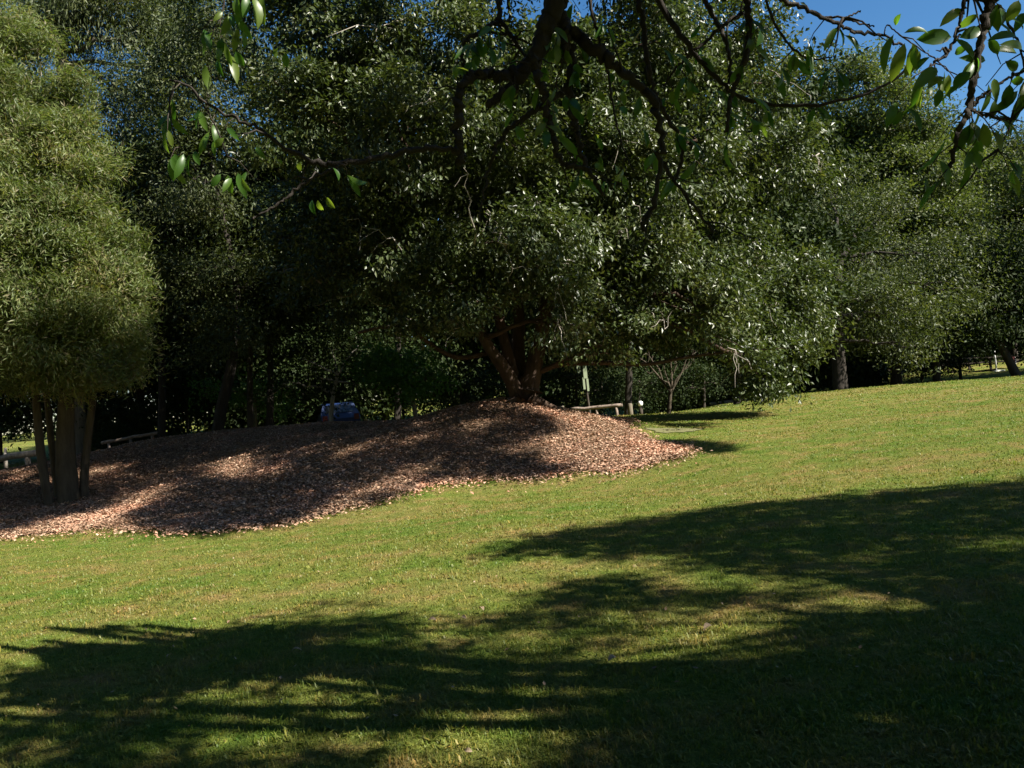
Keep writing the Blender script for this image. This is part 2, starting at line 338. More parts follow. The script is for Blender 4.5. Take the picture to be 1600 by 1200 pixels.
V = np.stack([P, P + D * L * .5 + S * w, P + D * L - [0, 0, .006], P + D * L * .5 - S * w], 1).reshape(-1, 3); m.add(V, np.arange(nn)[:, None] * 4 + [0, 1, 2, 3])
tag(m.build('lawn_grass', M_blade), 'short mown green and straw coloured grass blades over the lawn', 'grass', kind='stuff')
# fine litter
n = 550; Y = np.exp(rng.uniform(math.log(4), math.log(32), n)); X = Y * rng.uniform(-.75, .75, n); k = ~in_bed(X, Y); X, Y = X[k], Y[k]
tag(flakes(MB(), np.column_stack([X, Y, gz(X, Y) + .028]), .03, rng, .6, .6).build('leaf_litter', M_litter), 'tiny pale dry leaf bits sprinkled across the lawn', 'leaf litter', kind='stuff')

# ---------------------------------------------------------------- foliage and trees
def leaf_quads(mb, P, L, Wd, rng, droop=.2, out=None, fold=.25):
    n = len(P); D = rng.normal(0, .62 if out is not None else 1, (n, 3)); D[:, 2] -= droop * (1.3 if out is not None else 2.2)
    if out is not None: D += out * 1.1
    D /= np.linalg.norm(D, axis=1)[:, None]
    N = rng.normal(0, .75 if out is None else .62, (n, 3)); N[:, 2] += .9
    if out is not None: N += out * .7 + np.roll(out, 1, 1) * .35
    S = np.cross(D, N); S /= np.linalg.norm(S, axis=1)[:, None] + 1e-9; N = np.cross(S, D)
    l = (L * rng.uniform(.65, 1.25, n))[:, None]; w = (Wd * rng.uniform(.7, 1.2, n))[:, None] * .5; mid = P + D * l * .45
    V = np.stack([P, mid + S * w + N * w * fold, P + D * l, mid - S * w + N * w * fold], 1).reshape(-1, 3)
    i = np.arange(n)[:, None] * 4; mb.add(V, np.concatenate([i + [0, 1, 2], i + [0, 2, 3]]))
def sphere_dirs(rng, n):
    d = rng.normal(0, 1, (n, 3)); return d / np.linalg.norm(d, axis=1)[:, None]
def clump_points(rng, c, R, nsub, per, sub_r, shell=.45, flat=.6, bdiv=17):
    """sprays spread through an uneven ellipsoid"""
    d = sphere_dirs(rng, nsub); k = rng.normal(0, 1, (3, 3)); w = 1 + .22 * np.sin((d @ k) * 2.3 + rng.random(3) * 6).sum(1) / 1.5
    r = rng.uniform(shell ** 3, 1, nsub) ** (1 / 3) * w
    # most sprays gather on separate boughs, leaving dark gaps between
    nb = max(4, int(nsub / bdiv)); bd = sphere_dirs(rng, nb); br = rng.uniform(.4, 1.22, nb)
    B = c + bd * br[:, None] * R; pick = rng.integers(0, nb, nsub); on = rng.random(nsub) < .92
    rb = sub_r * rng.uniform(1.3, 3.0, nb)[pick][:, None]
    S = np.where(on[:, None], B[pick] + rng.normal(0, .62, (nsub, 3)) * rb * [1, 1, .5], c + d * r[:, None] * R * .8)
    d = np.where(on[:, None], bd[pick], d)
    P = np.repeat(S, per, 0) + rng.normal(0, 1, (nsub * per, 3)) * [sub_r, sub_r, sub_r * flat]
    sdir = d * .8 + rng.normal(0, .6, S.shape); sdir /= np.linalg.norm(sdir, axis=1)[:, None]
    return S, P, np.repeat(sdir, per, 0)
def bez(a, b, sag=.0, n=8, rng=None, wob=.0):
    t = np.linspace(0, 1, n)[:, None]; a = np.asarray(a, float); b = np.asarray(b, float)
    mid = a * .5 + b * .5 + np.array([0, 0, sag])
    p = a * (1 - t) ** 2 + 2 * mid * t * (1 - t) + b * t ** 2
    if rng is not None: p[1:-1] += rng.normal(0, wob, (n - 2, 3))
    return p
def PP(pts, Y, dY=0):
    """polyline in photo pixels -> world, at forward distance Y (Y may change along it by dY)"""
    n = len(pts); return np.array([W(p[0], p[1], Y + dY * i / max(1, n - 1)) for i, p in enumerate(pts)])
def smooth(P, k=3):
    P = np.asarray(P, float)
    for _ in range(k):
        Q = [P[0]]
        for i in range(len(P) - 1): Q += [P[i] * .75 + P[i + 1] * .25, P[i] * .25 + P[i + 1] * .75]
        Q.append(P[-1]); P = np.array(Q)
        if len(P) > 40: break
    return P
def taper(n, r0, r1): return np.linspace(r0, r1, n)
def pr(wpx, Y): return wpx / 2 * Y / FPX

def make_tree(name, label, seed, mat, bark, base, trunks, clumps, L, Wd, per=28, dens=1.0, sub_r=.3, droop=.2, shell=.45, limbs=True, group=None, flat=.6, cat='tree', twigs=3, nst=99, bdiv=17, pale=0, extra=None, gravity=0):
    """trunks: list of (world points, r0, r1); clumps: list of (centre, radii)"""
    rng = np.random.default_rng(seed)
    root = thing(name, base, label, cat, group)
    ends = []
    for P, r0, r1 in trunks:
        P = smooth(P); m = MB(); r = taper(len(P), r0, r1); r[:3] *= [1.35, 1.15, 1.05]
        m.tube(P, r, 14 if r0 > .15 else 9, rng, .09); m.build('trunk', bark, root, True)
        ends.append((P, r))
    fol = MB()
    for c, R in clumps:
        c = np.asarray(c, float); R = np.asarray(R, float) if np.ndim(R) else np.array([R, R, R * .85])
        area = 4 * np.pi * (R[0] * R[1] + R[0] * R[2] + R[1] * R[2]) / 3
        ns = max(6, int(area * dens * 7.5))
        S, P, d = clump_points(rng, c, R, ns, per, sub_r, shell, flat, bdiv)
        leaf_quads(fol, P, L, Wd, rng, droop, d)
        if limbs:
            best = min(((np.linalg.norm(Pt[i] - c) + (0 if i > 2 else 3), k, i) for k, (Pt, _) in enumerate(ends[:nst]) for i in range(len(Pt) // 2, len(Pt))), key=lambda q: q[0])
            Pt, rr = ends[best[1]]; a = Pt[best[2]]; ln = np.linalg.norm(c - a)
            if ln > .4:
                m = MB(); r0 = min(rr[best[2]] * .7, .035 + ln * .014); B = bez(a, c, -gravity + ln * .06, 9, rng, ln * .025)
                m.tube(B, taper(9, r0, max(.012, r0 * .35)), 7, rng, .05)
                for q in range(min(twigs + int(R[0] * 2), len(S))):
                    s = S[rng.integers(len(S))]; st = B[rng.integers(4, 9)]
                    m.tube(bez(st, s, .1, 5, rng, .05 * R[0]), taper(5, max(.008, r0 * .3), .005), 4, cap=False)
                m.build('limb', bark, root, True)
    if extra is not None: extra(fol, rng, root)
    if pale:      # pale twigs showing through the leaves
        for _ in range(pale):
            c, R = clumps[rng.integers(len(clumps))]; c = np.asarray(c); a = c + rng.normal(0, .4, 3) * R; e = c + np.array([rng.normal(0, .7), -rng.uniform(.8, 1.15), rng.normal(0, .6)]) * R
            m = MB(); B = bez(a, e, .25, 8, rng, .06); m.tube(B, taper(8, .022, .005), 5, rng, .05)
            for q in range(3):
                k = rng.integers(3, 8); m.tube(bez(B[k], B[k] + rng.normal(0, .28, 3) + [0, -.1, -.1], .05, 5, rng, .03), taper(5, .009, .003), 4, cap=False)
            m.build('branch', M_barkp, root, True)
    fol.build('crown', mat, root)
    return root
def pc(lst, Ydef=None):
    """(u, v, r_px, Y[, r_px_v, depth radius]) -> clumps"""
    o = []
    for q in lst:
        u, v, r, Y = q[:4]; rv = q[4] if len(q) > 4 else r * .85; R = r * Y / FPX; Rz = rv * Y / FPX
        o.append((W(u, v, Y), np.array([R, q[5] if len(q) > 5 else R * .9, Rz])))
    return o
def blob_tree(rng, u, v, w, h, Y, k=9, rf=.36):
    """clumps filling an irregular crown centred at pixel (u,v), size w x h px"""
    o = []
    for i in range(k):
        a = rng.uniform(0, 6.283); q = rng.uniform(0, 1) ** .5
        uu = u + math.cos(a) * q * w * .36; vv = v + math.sin(a) * q * h * .38; r = rng.uniform(.75, 1.25) * min(w, h) * rf
        o.append((uu, vv, r, Y + rng.uniform(-1, 1) * w * .3 * Y / FPX, r * .8))
    return pc(o)

# --- the big spreading tree on the mound
base = W(812, 626, 19.6); base[2] = gz(base[0], base[1])[0] - .05
def T(pts, Y, w0, w1, dY=0):
    return (PP(pts, Y, dY), pr(w0, Y), pr(w1, Y))
tr = [T([(822,640),(822,615),(826,590)], 19.6, 44, 36),
      T([(812,628),(800,595),(786,572),(765,545),(745,505),(722,470),(700,430),(670,380)], 19.5, 24, 9, -1),
      T([(808,610),(797,570),(787,530),(777,480),(770,410),(752,330),(735,240)], 19.6, 21, 9, 0),
      T([(828,612),(834,570),(846,525),(855,470),(862,410),(880,320),(900,200),(915,80)], 19.4, 30, 11, .6),
      T([(814,590),(809,545),(812,500),(806,440),(800,340),(810,220),(800,60)], 19.9, 22, 9, 1),
      T([(838,585),(868,570),(905,567),(960,567),(1010,571),(1060,560),(1120,551),(1170,549)], 19.6, 9, 4, -.5),
      T([(775,548),(720,562),(690,550),(662,530),(640,513),(600,509),(560,520)], 19.4, 9, 5, -1.2)] + [T([(822 + dx * .3, 622), (822 + dx, 632 + abs(dx) * .06), (822 + dx * 1.7, 640 + abs(dx) * .12)], 19.2, 16, 4) for dx in (-34, -16, 18, 36)]
cl = pc([(420,20,110,19.5),(560,50,120,18.5),(700,60,120,18),(500,180,110,17.5),(620,190,110,17),(740,190,110,17.5),(880,120,115,18.5),
 (1000,60,110,19),(1110,60,105,20),(1190,130,85,20.5),(950,220,110,18.5),(1090,220,110,19.5),(1215,260,85,20.5),(700,320,85,18.5),
 (860,330,95,18),(1000,330,95,19),(1110,370,90,20),(1230,450,82,21,70),(1225,560,56,21,52),(1160,430,70,21),(1060,460,85,20,60),(960,440,75,19.5,60),
 (740,430,75,18.5,50),(845,420,60,18,45),(900,470,60,19,50),(590,290,90,20),(580,400,80,21.5),(640,480,60,21.5,40),
 (400,-110,120,19),(580,-130,130,18),(780,-110,130,18),(980,-90,120,19),(1130,-50,80,20),(1120,500,60,20.5,45),(1000,510,60,20.5,40),
 (470,330,75,21.5),(520,450,70,22,55),(800,250,90,21),(700,150,110,22),(950,150,110,22),(1100,300,100,22.5),(900,520,55,21,35),(715,500,34,17.6,18),(880,505,36,17.6,20),(640,500,34,18,18),(640,400,80,18,60),(700,450,60,17.5,40),(560,330,80,18.5),(800,370,70,17),(750,470,40,17.3,24),(880,450,45,17.6,28),(1180,520,60,21,44),(1260,500,50,21.5,60),(1200,590,44,21,34),(1120,480,60,18.8),(1010,500,55,18.8,36),(1165,555,44,18.6,30),(940,540,34,18.7,18),(1010,400,80,18.5),(520,400,60,19.5,50)])
def in_any(u, v, els):
    r = np.zeros(len(u), bool)
    for a, b, ra, rb, rot in els:
        c, q = math.cos(rad(rot)), math.sin(rad(rot)); du, dv = u - a, v - b
        r |= ((du * c - dv * q) / ra) ** 2 + ((du * q + dv * c) / rb) ** 2 < 1
    return r
def shade_spots(rng, xr, yr, step, poly, lit, keep):
    """ground spots that lie in shade in the photo"""
    x, y = np.meshgrid(np.arange(*xr, step), np.arange(*yr, step)); x = x.ravel() + rng.uniform(-.5, .5, x.size) * step; y = y.ravel() + rng.uniform(-.5, .5, y.size) * step
    P = np.column_stack([x, y, gz(x, y)]); u, v, _ = proj(P)
    k = inside(u, v, poly) & ~in_any(u, v, lit) & (rng.random(len(x)) < keep)
    return P[k]
MS_POLY = [(-120,800),(60,775),(120,715),(130,690),(300,678),(620,655),(700,635),(800,625),(850,650),(878,672),(820,690),(832,722),(885,738),(850,747),(720,747),(660,752),(590,785),(480,815),(400,824),(330,836),(240,830),(185,805),(160,800),(90,812),(0,835),(-120,840)]
MS_LIT = [(365,715,48,32,35),(190,803,44,8,25),(20,775,26,7,10),(120,660,12,30,0),(560,768,44,6,25),(420,740,20,12,20),(800,700,24,8,15),(205,790,60,13,25),(515,795,75,10,25),(625,750,70,9,25),(745,662,45,10,15),(560,700,60,7,22),(640,690,40,6,22),(470,700,26,6,15),(250,765,24,5,25),(720,735,20,6,10)]
make_tree('spreading_tree', 'huge spreading evergreen on top of the mulch mound with several forking trunks', 5, M_camphor, M_bark, base, tr, cl,  .135, .062, per=18, dens=2.5, sub_r=.18, droop=.45, shell=.35, flat=.7, twigs=2, nst=5, pale=46)

# --- feathery tree on the left
base = G(108, 795)
tr = [T([(110,812),(104,740),(101,680),(105,600),(100,500),(92,380),(80,250),(62,160)], 18.2, 34, 7, .5),
      T([(80,805),(66,730),(60,670),(55,600),(40,500),(15,400)], 18.0, 15, 8, .4),
      T([(132,798),(131,740),(138,680),(146,620),(155,520),(150,420)], 18.4, 15, 7, .4),
      T([(95,808),(88,745),(80,690),(74,620),(60,540)], 18.8, 14, 8, .6)]
cl = pc([(-5,100,58,18.5),(45,170,66,18),(70,250,74,17.8),(45,330,90,17.6),(95,375,72,17.6),(50,450,95,17.5),(140,470,62,17.6),(90,520,72,17.5,52),(170,540,50,17.6,42),
 (20,545,60,17.7,45),(-60,200,110,18),(-60,400,120,18),(-150,300,120,18.5),(-150,480,110,18.5),(40,240,90,19),(110,440,80,19),(108,200,34,18),(170,400,38,17.8),(-50,80,90,18.5),(75,580,40,17.9,24),(190,470,42,17.5),(185,590-10,30,17.5,24),(195,420,30,17.7),(100,135,28,18),(142,335,34,17.8),(150,265,22,17.7),(190,560,26,17.4,16),(205,500,20,17.4),(60,70,26,18.2),(30,598,26,17.9,18),(122,606,20,17.6,14),(60,590,24,17.4,18),(150,575,35,17.6,25)])
make_tree('feathery_tree', 'tall yellow-green feathery tree with four leaning stems at the left end of the mound', 8, M_feather, M_barkw, base, tr, cl, .15, .026, per=46, dens=3.6, sub_r=.16, droop=.05, shell=.5, flat=.8, bdiv=11, twigs=2)

# --- trees behind
def bare(fol, rng, root):
    for pts, a, b in (([(1047,612),(1035,595),(1022,580),(1012,568),(1000,560)],4,1.5),([(1048,610),(1050,585),(1047,565),(1052,545)],4,1.5),([(1049,612),(1058,596),(1066,580),(1072,562)],3.5,1.5),([(1022,580),(1014,585),(1008,575)],2,1),
        ([(1046,600),(1038,580),(1036,562)],2.5,1),([(1049,590),(1057,572),(1056,555)],2,1),([(1012,568),(1015,556),(1013,548)],2,1),([(1066,580),(1078,572),(1084,560)],2,1)):
        P = smooth(PP(pts, 24.5)); m = MB(); m.tube(P, taper(len(P), pr(a, 24.5), pr(b, 24.5)), 6, rng, .08); m.build('branch', M_barkw, root, True)
rs = np.random.default_rng(21)
def bt(name, label, seed, mat, bark, tpts, Y, w0, w1, cl, L=.16, Wd=.07, per=22, dens=.55, sub_r=.45, **k):
    t = T(tpts, Y, w0, w1); base = t[0][0].copy(); base[2] = gz(base[0], base[1])[0]; t[0][0][2] = min(t[0][0][2], base[2] - .1)
    return make_tree(name, label, seed, mat, bark, base, [t], cl, L, Wd, per=per, dens=dens, sub_r=sub_r, **k)
bt('gum_tree', 'tall gum with drooping grey-green leaves behind the top of the feathery tree', 31, M_gum, M_barkg,
   [(120,660),(112,400),(104,150),(92,60),(98,0),(84,-120)], 32, 24, 11, pc([(150,20,60,32),(60,10,60,32),(220,60,60,32),(180,130,55,33),(260,10,60,33),(150,-60,90,33),(20,-60,90,33),(290,110,60,34),(240,170,45,33),(100,40,50,32),(130,-10,50,31.5),(280,60,60,33),(200,190,40,33),(330,60,60,32)]), .26, .05, 30, .8, .45, droop=.8)
bt('leaning_tree', 'dark leaning trunk and open crown behind the left slope of the mound', 32, M_gum, M_barkk,
   [(338,690),(345,640),(358,590),(368,540),(372,450),(345,330),(320,200),(330,80)], 25, 20, 5, pc([(300,120,75,25),(350,60,70,25),(260,230,65,26),(340,220,50,25),(280,330,62,26),(230,380,60,27),(420,140,60,26),(250,130,50,26),(300,430,60,25,40),(215,300,55,26),(370,420,50,24),(340,500,50,24.5,34),(300,280,60,24),(360,320,45,24.5,30),(290,200,60,25),(375,520,36,24,26),(330,560,36,25.5,24),(395,450,50,24.5)]), .14, .06, 24, 1.0, .35, droop=.5)
bt('small_leaf_tree', 'rounded small-leaved tree standing between the leaning trunk and the spreading tree', 33, M_camphor, M_barkd,
   [(392,690),(390,600),(392,520)], 28, 12, 6, pc([(370,430,50,28),(420,440,55,28),(400,490,60,28),(350,480,45,28),(440,500,50,28.5),(380,400,40,28)]), .12, .06, 24, .9, .35)
bt('leafy_shrub', 'bright green leafy shrub low beyond the mound under the left limb', 34, M_broad, M_barkg,
   [(652,668),(648,640),(640,600)], 24.5, 9, 5, pc([(620,570,32,24.5),(590,555,28,24.8),(650,605,30,24.2),(682,592,22,24.2),(570,585,26,24.8),(610,605,30,24.4),(655,565,24,24.6)]), .12, .075, 26, 1.3, .22, cat='shrub')
bt('sapling', 'low sunlit green sapling right of the leaning trunk', 35, M_broad, M_barkg,
   [(400,690),(400,650),(398,620)], 31, 5, 3, pc([(395,610,24,31),(420,620,24,31),(370,615,20,31),(300+25,605,18,30)]), .13, .08, 22, 1.2, .25, cat='shrub')
bt('blossom_tree', 'small dark tree with pale angled branches standing in front of the blue car', 36, M_dark, M_barkp,
   [(517,690),(517,650),(520,620),(527,585)], 26, 9, 5, pc([(470,560,40,26),(520,545,45,26),(560,540,40,26.3),(500,590,36,26),(550,600,28,26.2),(440,600,34,26.4)]), .12, .06, 22, .8, .3)
bt('bare_branched_tree', 'small pale tree with forking bare branches beyond the right foot of the mound', 37, M_dark, M_barkw,
   [(1045,655),(1046,630),(1048,608)], 24.5, 8, 5, pc([(1010,552,22,24.5),(1060,540,26,24.5),(1090,548,20,24.5)]), .09, .045, 14, .4, .25, extra=bare)
bt('forest_edge_tree', 'dark crowned tree with a thick upright trunk at the far edge of the right lawn', 38, M_gum, M_barkk,
   [(1313,625),(1312,590),(1308,540),(1305,460),(1312,400)], 34, 25, 12, pc([(1380,470,70,32),(1450,400,60,33),(1500,450,50,33,40),(1430,540,40,33,24),(1330,470,60,36),(1290,400,60,36.5),(1370,420,65,36),(1350,520,45,36),(1400,500,50,36.5),(1290,520,36,37,28),(1360,350,60,37),(1300,300,60,37),(1420,560-60,40,36)]), .17, .07, 22, .7, .4)
bt('layered_tree', 'pale green open tree with wide layered boughs reaching into the sky at right', 39, M_pale, M_barkd,
   [(1400,600),(1400,480),(1395,350),(1385,230),(1350,120)], 42, 18, 7, pc([(1345,105,42,42,22),(1390,160,60,42,26),(1330,190,55,42,24),(1440,200,60,42,26),(1370,250,75,42,28),(1460,270,65,41,28),(1400,320,80,41,30),(1340,370,60,41,28),(1470,360,60,41,30),(1440,430,60,40,34),(1310,140,40,43,22),(1500,430,45,40,34),(1360,130,40,42,20),(1420,240,60,42,24),(1350,300,60,42,26),(1310,240,50,43),(1430,330,60,42,26),(1500,320,50,42),(1380,210,60,43,26),(1490,240,50,44,22),(1540,280,50,44)]), .18, .09, 22, 1.1, .34)
bt('tall_pine', 'tall open-topped tree rising against the blue sky at the right edge', 40, M_gum, M_barkd,
   [(1585,600),(1580,450),(1570,300),(1560,215)], 52, 14, 5, pc([(1560,225,38,52,14),(1600,240,40,52,16),(1540,260,34,52,14),(1580,300,55,52,24),(1530,330,45,52,22),(1600,360,60,52,30),(1540,400,50,52,30),(1640,300,60,52,40),(1560,260,45,53,20),(1590,330,60,53),(1520,380,60,53)]), .24, .1, 22, .8, .5)
bt('shaded_tree', 'deeply shaded broad tree at the right edge beyond the lawn', 41, M_dark, M_barkd,
   [(1592,590),(1575,560),(1555,520),(1550,470)], 37, 15, 8, pc([(1560,480,65,37),(1520,510,40,37,30),(1610,450,80,37),(1600,520,55,37,28),(1500,470,40,38),(1680,480,90,38),(1560,420,50,38)]), .17, .09, 24, 1.0, .4)
bt('young_gum', 'slender trunked tree with shaded foliage between the two right-hand trees', 42, M_dark, M_barkd,
   [(1462,590),(1463,560),(1460,520),(1455,440)], 40, 12, 7, pc([(1440,500,50,40,30),(1480,500,50,40,34),(1410,520,34,40,24),(1500,530,30,40,18)]), .17, .08, 22, .9, .4)
# woodland row: each tree its own object
LBL = ['dark evergreen beyond the feathery tree at the far left', 'dark bushy tree filling the gap right of the feathery trunks', 'tall dark tree behind the leaning trunk', 'broad dark tree behind the small-leaved tree',
 'dark tree behind the left part of the spreading crown', 'dark tree straight behind the forking trunks', 'dark tree behind the right limb of the spreading tree', 'dark tree behind the bare-branched tree', 'dark tree behind the drooping right-hand boughs',
 'dark tree behind the forest edge trunk', 'distant dark tree under the layered boughs', 'distant dark tree at the right edge']
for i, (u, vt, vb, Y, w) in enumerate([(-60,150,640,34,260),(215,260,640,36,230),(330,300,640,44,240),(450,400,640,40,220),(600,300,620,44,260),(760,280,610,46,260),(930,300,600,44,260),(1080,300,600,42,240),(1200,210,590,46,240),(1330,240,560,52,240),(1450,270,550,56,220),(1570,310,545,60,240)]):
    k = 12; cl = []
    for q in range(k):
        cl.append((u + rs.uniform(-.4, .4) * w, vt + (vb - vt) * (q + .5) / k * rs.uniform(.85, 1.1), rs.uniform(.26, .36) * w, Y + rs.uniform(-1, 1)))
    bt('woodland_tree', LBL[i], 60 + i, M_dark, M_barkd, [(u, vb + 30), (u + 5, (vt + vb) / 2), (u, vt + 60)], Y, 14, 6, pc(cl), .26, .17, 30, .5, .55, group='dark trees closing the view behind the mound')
for i, (u, vt, vb, Y, w) in enumerate([(420,180,470,28,240),(620,120,470,29,260),(800,100,480,28,240),(980,120,470,29,260),(1150,150,480,29,240),(250,220,480,29,220)]):  # trees added behind the big crown to shade the undergrowth
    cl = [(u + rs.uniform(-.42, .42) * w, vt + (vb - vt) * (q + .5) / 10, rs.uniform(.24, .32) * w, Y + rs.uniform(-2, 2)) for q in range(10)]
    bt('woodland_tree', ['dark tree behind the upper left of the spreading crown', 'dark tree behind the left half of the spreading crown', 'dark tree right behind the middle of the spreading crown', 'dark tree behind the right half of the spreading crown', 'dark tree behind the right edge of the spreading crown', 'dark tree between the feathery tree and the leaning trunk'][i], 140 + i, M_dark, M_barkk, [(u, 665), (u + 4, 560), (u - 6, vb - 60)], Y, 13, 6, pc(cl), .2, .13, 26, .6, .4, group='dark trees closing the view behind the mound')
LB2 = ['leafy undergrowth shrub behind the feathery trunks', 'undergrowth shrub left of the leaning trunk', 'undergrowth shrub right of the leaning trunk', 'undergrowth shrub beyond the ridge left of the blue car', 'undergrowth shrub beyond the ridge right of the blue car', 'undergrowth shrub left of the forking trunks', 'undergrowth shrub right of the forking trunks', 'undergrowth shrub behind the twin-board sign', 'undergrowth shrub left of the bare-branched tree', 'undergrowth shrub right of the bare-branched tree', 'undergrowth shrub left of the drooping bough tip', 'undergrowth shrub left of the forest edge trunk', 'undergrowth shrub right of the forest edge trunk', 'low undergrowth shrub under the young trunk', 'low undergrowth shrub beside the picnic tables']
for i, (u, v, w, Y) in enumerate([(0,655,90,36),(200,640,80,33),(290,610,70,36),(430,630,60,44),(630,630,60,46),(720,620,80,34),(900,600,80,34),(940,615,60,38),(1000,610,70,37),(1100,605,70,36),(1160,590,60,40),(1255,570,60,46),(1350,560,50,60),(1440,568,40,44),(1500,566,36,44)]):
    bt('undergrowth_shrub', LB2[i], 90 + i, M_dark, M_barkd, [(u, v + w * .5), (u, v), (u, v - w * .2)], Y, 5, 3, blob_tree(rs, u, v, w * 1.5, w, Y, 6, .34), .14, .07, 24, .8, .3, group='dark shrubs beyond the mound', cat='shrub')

# distant wood closing the horizon
rng = np.random.default_rng(123); fw = MB(); n = 5200
X = rng.uniform(-130, 130, n); Yw = 86 + 10 * np.sin(X * .06) + rng.uniform(-5, 7, n) - np.abs(X) * .12
top = 11 + 3 * np.sin(X * .21) + 2.2 * np.sin(X * .53 + 1)
S = np.column_stack([X, Yw, gz(X, Yw) + top * rng.random(n) ** .8]); P = np.repeat(S, 34, 0) + rng.normal(0, 1, (n * 34, 3)) * [.9, .9, .6]
leaf_quads(fw, P, .42, .26, rng, .2)
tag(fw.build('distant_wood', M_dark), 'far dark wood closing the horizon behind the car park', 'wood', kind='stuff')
# unseen trees added around the photographer to keep the open sky off the lawn
for i, (x, y, h, R) in enumerate([(-11,-6,15,5.5),(-3,-9,17,6),(5,-14,16,6),(26,-18,17,6),(-19,1,15,5),(-27,10,15,5.5),(33,-5,12,5),(-34,22,22,7),(-17,-9,22,7),(-6,-18,24,7),(-26,2,23,7),(-22,13,21,6),(-40,34,22,7),(36,36,16,6),(44,26,13,6),(8,-22,22,7)]):
    z0 = gz(x, y)[0]; P = np.array([(x, y, z0 - .1), (x + .2, y, z0 + h * .3), (x, y + .2, z0 + h * .7)])
    cl = [(np.array([x + rng.normal(0, R * .45), y + rng.normal(0, R * .45), z0 + h * q]), np.array([R * .55, R * .55, R * .42])) for q in (.3, .42, .5, .6, .68, .78, .86, .92)]
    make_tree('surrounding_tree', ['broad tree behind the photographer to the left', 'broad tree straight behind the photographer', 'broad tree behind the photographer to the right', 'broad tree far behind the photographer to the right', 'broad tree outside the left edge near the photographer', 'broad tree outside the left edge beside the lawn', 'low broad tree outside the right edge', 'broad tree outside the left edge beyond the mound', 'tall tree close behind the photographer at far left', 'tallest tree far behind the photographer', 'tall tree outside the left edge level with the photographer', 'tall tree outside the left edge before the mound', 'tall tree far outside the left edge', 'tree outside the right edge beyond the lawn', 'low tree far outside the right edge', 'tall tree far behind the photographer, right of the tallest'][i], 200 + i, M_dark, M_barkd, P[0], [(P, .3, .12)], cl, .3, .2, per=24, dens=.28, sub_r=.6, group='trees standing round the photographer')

# ---------------------------------------------------------------- the tree the photographer stands under
TX, TY = 8.6, 1.2
tz = gz(TX, TY)[0]
root = thing('overhanging_tree', (TX, TY, tz), 'tree whose dark bare limbs and hanging leaves reach down over the view from above', 'tree')
rng = np.random.default_rng(77)
m = MB(); trunkP = smooth([(TX, TY, tz - .2), (TX - .1, TY, tz + 1.5), (TX + .2, TY + .2, tz + 3), (TX + .1, TY + .1, tz + 4.4), (TX + .4, TY - .1, tz + 5.6), (TX + .9, TY - .3, tz + 6.6)])
r = taper(len(trunkP), .34, .1); r[:3] *= [1.4, 1.2, 1.05]; m.tube(trunkP, r, 14, rng, .08); m.build('trunk', M_barkk, root, True)
